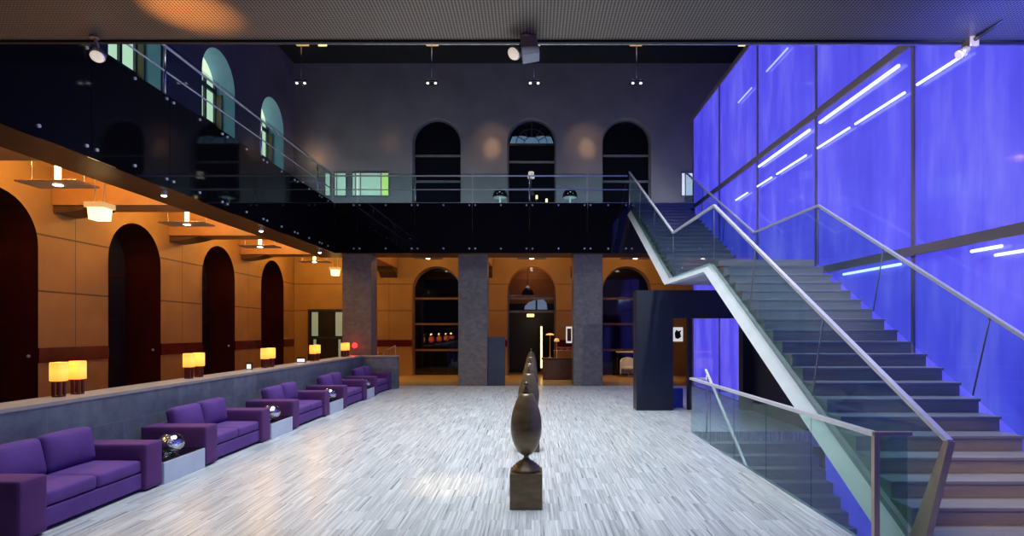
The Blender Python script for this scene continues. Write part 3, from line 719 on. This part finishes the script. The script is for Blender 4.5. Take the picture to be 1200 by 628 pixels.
# ------------------------------------------------------------------ lamps under the galleries
def make_tray(label, rz=0):
    t = thing('ceiling_lamp', label, 'lamp', (0, 0, 0), 0, 'square tray lamps hung in the coffers')
    obj('tray', rbox(-.58, .58, -.3, .3, 0, .035, .005, 1), 'tray_paint', t)
    obj('reflector', lathe([(.05, .036), (.05, .34), (.06, .35)], n=16), 'warm_glow', t)
    obj('lens', lathe([(.07, -.012), (.085, -.002)], n=20), 'spot_glow', t)
    for sx in (-.5, .5): obj('rod', tube((sx, 0, .03), (sx, 0, .75), .009, 6), 'steel', t)
    return t
noisy('tray_paint', (.40, .30, .22), (.5, .4, .3), .4, 3, objc=True)
tr0 = None
for i, (x_, y_, lab) in enumerate([(-9.0, 11.35, 'square hanging tray lamp in the nearest coffer of the left aisle'), (-9.0, 15.6, 'square hanging tray lamp in the second coffer of the left aisle'), (-9.0, 19.8, 'square hanging tray lamp in the third coffer of the left aisle'),
        (-8.8, 24.2, 'square hanging tray lamp in the rear left corner coffer'), (-4.2, 24.2, 'hanging tray lamp in front of the rear left arch'), (0, 24.2, 'hanging tray lamp in front of the middle rear arch'), (4.2, 24.2, 'hanging tray lamp in front of the rear right arch')]):
    if tr0 is None: tr0 = make_tray(lab); tr0.location = (x_, y_, 4.76)
    else: dup(tr0, (x_, y_, 4.76 if x_ < -5 else 4.9), label=lab)
    p = 95 if x_ < -5 else 46
    light('coffer_light', 'POINT', (x_, y_, 5.3), p*1.15, WARM, size=.12)
    light('coffer_downlight', 'SPOT', (x_, y_, 4.7), p*(.25 if x_ < -5 else 9), (1, .62, .22), (x_, y_+(0 if x_ < -5 else .6), 0), .06, 110 if x_ < -5 else 62, .8)
light('coffer_light', 'POINT', (-9, 7.2, 5.3), 85, WARM, size=.12)
def make_lantern(label, loc, top):
    t = thing('pendant_lantern', label, 'lamp', loc, 0, 'square lanterns under the left gallery')
    bm = NB(); A = [bm.verts.new((sx*.125, sy_*.125, 0)) for sx, sy_ in ((-1, -1), (1, -1), (1, 1), (-1, 1))]; B = [bm.verts.new((sx*.14, sy_*.14, .22)) for sx, sy_ in ((-1, -1), (1, -1), (1, 1), (-1, 1))]
    bm.faces.new(A[::-1]); bm.faces.new(B)
    for i in range(4): j = (i+1) % 4; bm.faces.new((A[i], A[j], B[j], B[i]))
    obj('lamp_shade', bm, 'lantern_shade', t)
    obj('cap', rbox(-.18, .18, -.18, .18, .222, .32, .006, 1), 'lantern_cap', t)
    for sx in (-.09, .09): obj('rod', tube((sx, 0, .3), (sx, 0, top), .010, 6), 'warm_rod', t)
    return t
emis('lantern_cap', (1, .6, .22), .55); noisy('warm_rod', (.8, .6, .35), (.9, .7, .4), .3, 5, metal=.5)
make_lantern('glowing square pendant lantern hanging in the nearest left coffer', at(117, 258, 11.35), 1.5)
make_lantern('small glowing pendant lantern hanging by the left stone column', at(393, 323, 23.4), 1.38)

for d_s, (px, py), lab in ((11.7, (193, 224), 'nearest small white spotlight under the edge of the left gallery'), (15.9, (306, 268), 'second small white spotlight under the edge of the left gallery'), (20.3, (372, 294), 'farthest small white spotlight under the edge of the left gallery')):
    t = thing('soffit_spotlight', lab, 'spotlight', (-7.2, d_s, ZB), 0, 'small spotlights under the left gallery edge')
    obj('housing', lathe([(.05, -.10), (.055, -.04), (.04, -.005), (.05, 0)], n=14), 'stringer_grey', t); obj('lens', lathe([(.02, -.125), (.045, -.115), (.048, -.101)], n=14), 'spot_glow', t)
# ------------------------------------------------------------------ hall pendants
emis('spot_small', (1, .95, .9), 1.6)
def make_pendant(label, loc):
    t = thing('pendant_spotlight', label, 'lamp', loc, 0, 'pendant spotlights hung from the hall ceiling'); hh = ZC-loc[2]
    obj('rod', tube((0, 0, .08), (0, 0, hh-.06), .014, 6), 'steel', t)
    obj('canopy', rbox(-.25, .25, -.2, .2, hh-.06, hh, .01, 1), 'lantern_cap', t)
    obj('head', rbox(-.26, .26, -.2, .2, 0, .07, .01, 1), 'steel', t)
    for sx in (-.16, .16):
        q = obj('spot', lathe([(.045, -.03), (.06, .0)], n=16), 'spot_small', t, (sx, -.05, -.002))
        q2 = obj('spot', lathe([(.05, 0), (.06, .06)], n=16), 'steel', t, (sx, -.05, .07))
    return t
for px, lab in ((353, 'hanging twin spotlight farthest left under the hall ceiling'), (506, 'hanging twin spotlight above the rear left arch'), (626, 'hanging twin spotlight above the middle arch'), (746, 'hanging twin spotlight above the rear right arch')):
    make_pendant(lab, at(px, 98, 24.5))
for px, lab in ((378, 'small lit ceiling sign at the far left of the hall'), (870, 'small lit ceiling sign next to the top of the blue wall')):
    t = thing('exit_sign', lab, 'sign', at(px, 54, 24.0)); obj('face', rbox(-.17, .17, -.02, .02, 0, .12, .006, 1), 'exit_yellow', t); obj('bracket', tube((0, 0, .12), (0, 0, ZC-t.location.z), .01, 6), 'dark_metal', t)
# spotlights on the edge of the near gallery
def globe_spot(lab, px, py, arm, aim):
    p = at(px, py, 5.62); t = thing('gallery_spotlight', lab, 'spotlight', p, 0)
    a = Vector(aim).normalized()
    bm = NB(); add_lathe(bm, [(.022, -.06), (.05, -.045), (.066, -.01), (.068, .025), (.062, .04)], n=20)
    bmesh.ops.rotate(bm, verts=bm.verts, cent=(0, 0, 0), matrix=a.to_track_quat('Z', 'Y').to_matrix()); obj('housing', bm, 'steel', t)
    bm = NB(); add_lathe(bm, [(.058, .041), (.03, .05), (.005, .052)], n=20)
    bmesh.ops.rotate(bm, verts=bm.verts, cent=(0, 0, 0), matrix=a.to_track_quat('Z', 'Y').to_matrix()); obj('lens', bm, 'lens_soft', t)
    bm = NB(); b0 = -a*.055; add_tube(bm, b0, (arm[0], arm[1], 4.735-p.z), .016, 8); add_tube(bm, (arm[0], arm[1], 4.735-p.z), (arm[0], arm[1], 4.72-p.z), .04, 12); obj('bracket', bm, 'bronze_steel', t)
    return t
emis('lens_soft', (1, .85, .7), .55)
globe_spot('round globe spotlight on the gallery edge at upper left', 115, 64, (.0, -.05), (.2, -.6, -.75))
globe_spot('round globe spotlight beside the boxy projector at top centre', 604, 61, (.1, -.08), (-.4, -.5, -.6))
t = thing('projector', 'brown boxy projector clamped to the gallery edge at top centre', 'projector', at(622, 66, 5.62))
bm = rbox(-.075, .075, -.09, .09, 0, .19, .008); bmesh.ops.rotate(bm, verts=bm.verts, cent=(0, 0, 0), matrix=Matrix.Rotation(math.radians(-8), 3, 'Y')); obj('body', bm, 'bronze_steel', t)
bm = rbox(-.08, .08, -.1, .095, -.02, .05, .006); bmesh.ops.rotate(bm, verts=bm.verts, cent=(0, 0, 0), matrix=Matrix.Rotation(math.radians(-10), 3, 'Y')); obj('hood', bm, 'soffit_grey', t)
obj('bracket', tube((0, -.02, .17), (0, -.02, 4.735-t.location.z), .03, 10), 'dark_metal', t)
t = thing('gallery_camera', 'small dark spotlight on a bent arm at upper right of the gallery edge', 'spotlight', at(1137, 50, 5.62))
obj('arm', tube((.0, 0, 0), (.03, -.35, 4.735-t.location.z), .022, 8, .012), 'dark_metal', t); obj('housing', rbox(-.045, .045, -.06, .06, -.06, .08, .012), 'bronze_steel', t)
bm = NB(); add_tube(bm, (-.02, 0, -.05), (-.10, 0, -.11), .03, 12, .045); obj('hood', bm, 'bronze_steel', t); obj('lens', tube((-.10, 0, -.11), (-.112, 0, -.119), .04, 12), 'lens_soft', t)
light('spot_up_left', 'SPOT', (-3.3, 4.6, 3.2), 620, (1, .38, .08), (-2.95, 5.1, 4.7), .03, 30, 1)  # unseen uplight added for the warm patch on the soffit
light('spot_stair', 'SPOT', (5.0, 4.75, 4.65), 230, (1, .62, .28), (5.1, 5.5, .2), .04, 44, 1)
light('spot_stair', 'SPOT', (4.6, 2.2, 4.3), 360, (1, .52, .06), (4.8, 5.7, .55), .05, 28, 1)
light('spot_stair', 'SPOT', (4.0, 3.0, 4.55), 800, (.82, .92, 1), (4.4, 11.5, 3.2), .06, 36, 1)  # cool fill added to lighten the upper flight
light('spot_up_right', 'SPOT', (4.3, 4.3, 2.9), 700, (.04, .09, 1), (4.5, 4.9, 4.7), .03, 85, 1)  # unseen blue uplight added to tint the right end of the soffit

# ------------------------------------------------------------------ furnishing of the rear
noisy('navy_board', (.05, .065, .10), (.07, .085, .12), .5, 3)
tag(obj('notice_panel', rbox(-1.58, -.96, 21.6, 21.66, 0, 1.76, .005, 1), 'navy_board'), 'slate blue upright board standing beside the column left of the middle arch', 'board')
t = thing('service_counter', 'brown glossy counter in front of the middle arch, right side', 'counter', (0, 24.2, 0))
obj('body', rbox(.45, 1.9, 0, .55, 0, .82, .02), 'counter_wood', t); obj('worktop', rbox(.40, 1.95, -.05, .6, .821, .87, .01), 'soffit_brown', t)
obj('shelf', rbox(.9, 1.9, .25, .5, 1.16, 1.19, .005, 1), 'bronze_steel', t)
for i, x_ in enumerate((.93, 1.87)): obj('shelf_post', tube((x_, .37, .87), (x_, .37, 1.16), .015, 8), 'bronze_steel', t)
noisy('red_ceramic', (.35, .06, .04), (.45, .1, .06), .3, 4); noisy('pale_shade', (.8, .65, .42), (.9, .75, .5), .5, 4)
for i, x_ in enumerate((1.1, 1.36, 1.62)):
    tag(obj('bowl', lathe([(.05, 0), (.09, .03), (.12, .09), (.11, .09), (.06, .03)], n=18), 'red_ceramic', loc=(x_, 24.57, 1.191)), '%s small red bowl on the counter shelf' % ('left', 'middle', 'right')[i], 'bowl', 'bowls on the counter shelf')
t = thing('mushroom_lamp', 'small table lamp with pale flat shade on the counter left end', 'lamp', (.75, 24.45, .87))
obj('base', lathe([(.08, 0), (.08, .02), (.015, .04), (.015, .94)], n=16), 'bronze_steel', t); obj('lamp_shade', lathe([(.17, .93), (.17, .96), (.1, 1.0), (.02, 1.01)], n=24), 'lantern_cap', t)
t = thing('mushroom_lamp', 'lower amber table lamp on the counter beside the shelf', 'lamp', (1.02, 24.3, .87))
obj('base', lathe([(.06, 0), (.06, .02), (.012, .04), (.012, .68)], n=16), 'bronze_steel', t); obj('lamp_shade', lathe([(.1, .67), (.1, .74), (.06, .8)], n=24), 'lantern_cap', t)
t = thing('framed_picture', 'white framed picture on the wall right of the middle arch', 'picture', (1.66, YB-.03, 1.44))
obj('frame', rbox(-.14, .14, 0, .03, 0, .72, .005, 1), 'white_pane', t); obj('print', box(-.09, .09, -.005, 0, .08, .64), 'counter_wood', t)
# things inside the vestibule
t = thing('dome_lamp', 'black dome lamp hanging inside the lunette of the middle arch', 'lamp', (-.18, 27.6, 3.62))
obj('dome', lathe([(.28, 0), (.27, .12), (.2, .26), (.08, .34), (.02, .36)], n=24), 'black_paint', t); obj('rod', tube((0, 0, .36), (0, 0, 1.88), .01, 6), 'dark_metal', t); obj('bulb', lathe([(.05, .3), (.09, .37), (.03, .44)], n=12), 'white_pane', t)
o = obj('arched_screen', prism([(-.55, 0), (-.53, .16), (-.35, .33), (-.05, .44), (.32, .46), (.46, .3), (.5, 0)], 'Y', 0, .03), 'sky_dome', loc=(.22, 27.3, 2.95)); tag(o, 'pale blue lit arched screen behind the transom of the middle arch', 'screen')
obj('mullion', box(-.04, .04, -.015, 0, 0, .44), 'dark_metal', o)
t = thing('exit_sign', 'yellow lit sign hanging under the transom of the middle arch', 'sign', (-.05, YB+.3, 2.6)); obj('face', rbox(-.16, .16, -.02, .02, 0, .13, .006, 1), 'exit_yellow', t); obj('bracket', tube((0, 0, .12), (0, 0, .25), .01, 6), 'dark_metal', t)
# added red globes standing in for lamp reflections in the rear left window
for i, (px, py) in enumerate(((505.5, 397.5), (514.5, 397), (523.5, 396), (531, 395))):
    p = at(px, py, 27.6); t = thing('red_reflection', '%s red globe standing in for a lamp reflection in the rear left arched window' % ('first', 'second', 'third', 'fourth')[i]+' from the left', 'lamp', (p.x, p.y, 0), 0, 'red lamp reflections in the rear left window')
    r = (.15, .14, .13, .07)[i]; obj('globe', lathe([(r*.3, -r)]+[(r*math.sin(PI*q/8), -r*math.cos(PI*q/8)) for q in range(1, 8)]+[(r*.3, r)], (0, 0, p.z), 14), 'reflection_red', t); obj('stand', tube((0, 0, 0), (0, 0, p.z-r*.9), .02, 8), 'dark_metal', t)
# white tub chair and long console by the right rear arch
t = thing('tub_chair', 'pale white tub chair by the rear right arched window', 'chair', (4.15, 25.6, 0))
bm = NB(); n_ = 18; R0, R1 = .30, .36
for i in range(n_):
    a, b = PI*.0+PI*i/n_-.15, PI*(i+1)/n_-.15
    z1a = .62+.22*math.sin(max(0, a)); z1b = .62+.22*math.sin(max(0, b))
    P_ = [(R*math.cos(t_), R*math.sin(t_)) for R, t_ in ((R0, a), (R1, a), (R1, b), (R0, b))]; zt = [z1a, z1a, z1b, z1b]
    A = [bm.verts.new((u, v, .12)) for u, v in P_]; B = [bm.verts.new((P_[q][0], P_[q][1], zt[q])) for q in range(4)]
    bm.faces.new(A[::-1]); bm.faces.new(B)
    for q in range(4): j = (q+1) % 4; bm.faces.new((A[q], A[j], B[j], B[q]))
obj('backrest', bm, 'chair_white', t); obj('seat', lathe([(.29, .34), (.3, .37), (.29, .43), (.2, .45)], n=24), 'chair_white', t); obj('base', lathe([(.2, 0), (.2, .02), (.03, .04), (.03, .34)], n=20), 'steel', t)
t = thing('console_table', 'narrow console table behind the white tub chair', 'table', (4.2, 26.1, 0)); obj('tabletop', rbox(-.5, .7, -.15, .15, 1.03, 1.08, .005, 1), 'pale_shade', t)
for x_ in (-.45, .65): obj('leg', tube((x_, 0, 0), (x_, 0, 1.03), .02, 8), 'dark_metal', t)
# stair rail behind the sofa wall end
t = thing('aisle_handrail', 'slim bronze handrail rising behind the end of the sofa wall', 'handrail', (0, 22.6, 0))
obj('rail', tube((-6.0, 0, 1.0), (-5.15, 0, 1.42), .022, 8), 'bronze_steel', t); obj('post', tube((-5.15, 0, 0), (-5.15, 0, 1.42), .02, 8), 'bronze_steel', t); obj('post', tube((-5.6, 0, 0), (-5.6, 0, 1.2), .02, 8), 'bronze_steel', t)
# seen through the portal: picture on the warm wall and a glass counter
t = thing('framed_picture', 'white picture with dark figure seen through the dark portal', 'picture', Vector((at(794.5, 400, 26.37).x, YB-.03, at(794.5, 400, 26.37).z))); obj('frame', rbox(-.22, .22, 0, .03, 0, .62, .005, 1), 'white_pane', t)
obj('print', prism([(-.12, .15), (.0, .1), (.14, .2), (.1, .38), (.16, .5), (.02, .45), (-.08, .52), (-.15, .35)], 'Y', -.006, 0), 'black_paint', t)

# upper gallery furnishing
def lit_window(x0, x1, label_m, seg=None):
    global WN
    w_ = sroot('window_%d' % WN); WN += 1
    obj('pane', box(x0, x1, YB-.03, YB-.01, 7.95, 8.93), label_m, w_)
    bm = NB()
    for a, b in ((x0-.03, x0), (x1, x1+.03)): add_box(bm, a, b, YB-.06, YB-.01, 7.9, 8.98)
    add_box(bm, x0, x1, YB-.06, YB-.01, 8.93, 8.98); add_box(bm, x0, x1, YB-.06, YB-.01, 7.9, 7.95)
    for s in (seg or []): add_box(bm, s-.02, s+.02, YB-.045, YB-.03, 7.95, 8.93)
    obj('window_frame', bm, 'frame_grey', w_); return w_
lit_window(-9.1, -8.9, 'pale_pane'); lit_window(-8.68, -8.2, 'pale_pane', [-8.6]); w_ = lit_window(-7.9, -6.32, 'pale_pane', [-7.78, -7.55, -6.64])
obj('pane', box(-6.62, -6.32, YB-.04, YB-.029, 7.95, 8.93), 'lime_pane', w_); lit_window(6.64*.0+4.98+1.65, 7.1, 'white_pane')
t = thing('display_case', 'cream lit display case in the far left corner of the upper gallery', 'cabinet', (-10.0, 25.6, ZT)); obj('body', rbox(-.42, .34, -.2, .3, 0, 1.85, .01, 1), 'frame_grey', t); obj('lit_front', box(-.38, .30, -.215, -.2, .1, 1.8), 'cream_panel', t)
light('corner_glow', 'POINT', (-9.55, 25.9, 9.5), 9, (1, .5, .15), size=.05)
def dome_stand(x, lab):
    t = thing('dome_stand', lab, 'lamp', (x, 25.0, ZT), 0, 'black domes on the upper gallery')
    obj('dome', lathe([(.31, 1.06), (.315, 1.1), (.29, 1.22), (.2, 1.36), (.08, 1.42), (.02, 1.43)], n=28), 'black_glass', t)
    obj('pedestal', lathe([(.2, 0), (.2, .03), (.05, .06), (.05, 1.0), (.26, 1.03), (.28, 1.06)], n=24), 'stringer_grey', t)
    for sx in (-.1, 0, .1): obj('highlight_dot', lathe([(.025, 0), (.025, .03)], (sx, -.28 if sx == 0 else -.26, 1.15+(.06 if sx == 0 else 0)), 10), 'white_pane', t)  # glowing dots added as highlights on the black dome
dome_stand((586-VX)*25/F, 'black dome on a stand left of the upper middle arch'); dome_stand((668-VX)*25/F, 'black dome on a stand right of the upper middle arch')
t = thing('floor_lamp', 'slim floor lamp with small cream shade before the upper middle arch', 'lamp', (-.02, 25.2, ZT)); obj('base', lathe([(.16, 0), (.16, .03), (.02, .05), (.02, 1.95)], n=16), 'dark_metal', t)
obj('lamp_shade', lathe([(.15, 1.92), (.11, 2.18)], n=24), 'lens_soft', t)
for px, py, lab in ((629, 233, 'left small amber candle on the upper gallery floor'), (640.5, 237, 'right small amber candle on the upper gallery floor')):
    p = at(px, py, 25.3); t = thing('candle_lamp', lab, 'candle', (p.x, p.y, ZT)); h_ = max(.25, p.z-ZT+.1)
    obj('stand', tube((0, 0, 0), (0, 0, h_-.1), .03, 10), 'dark_metal', t); obj('flame_glass', tube((0, 0, h_-.1), (0, 0, h_+.05), .045, 12), 'strip_glow', t)
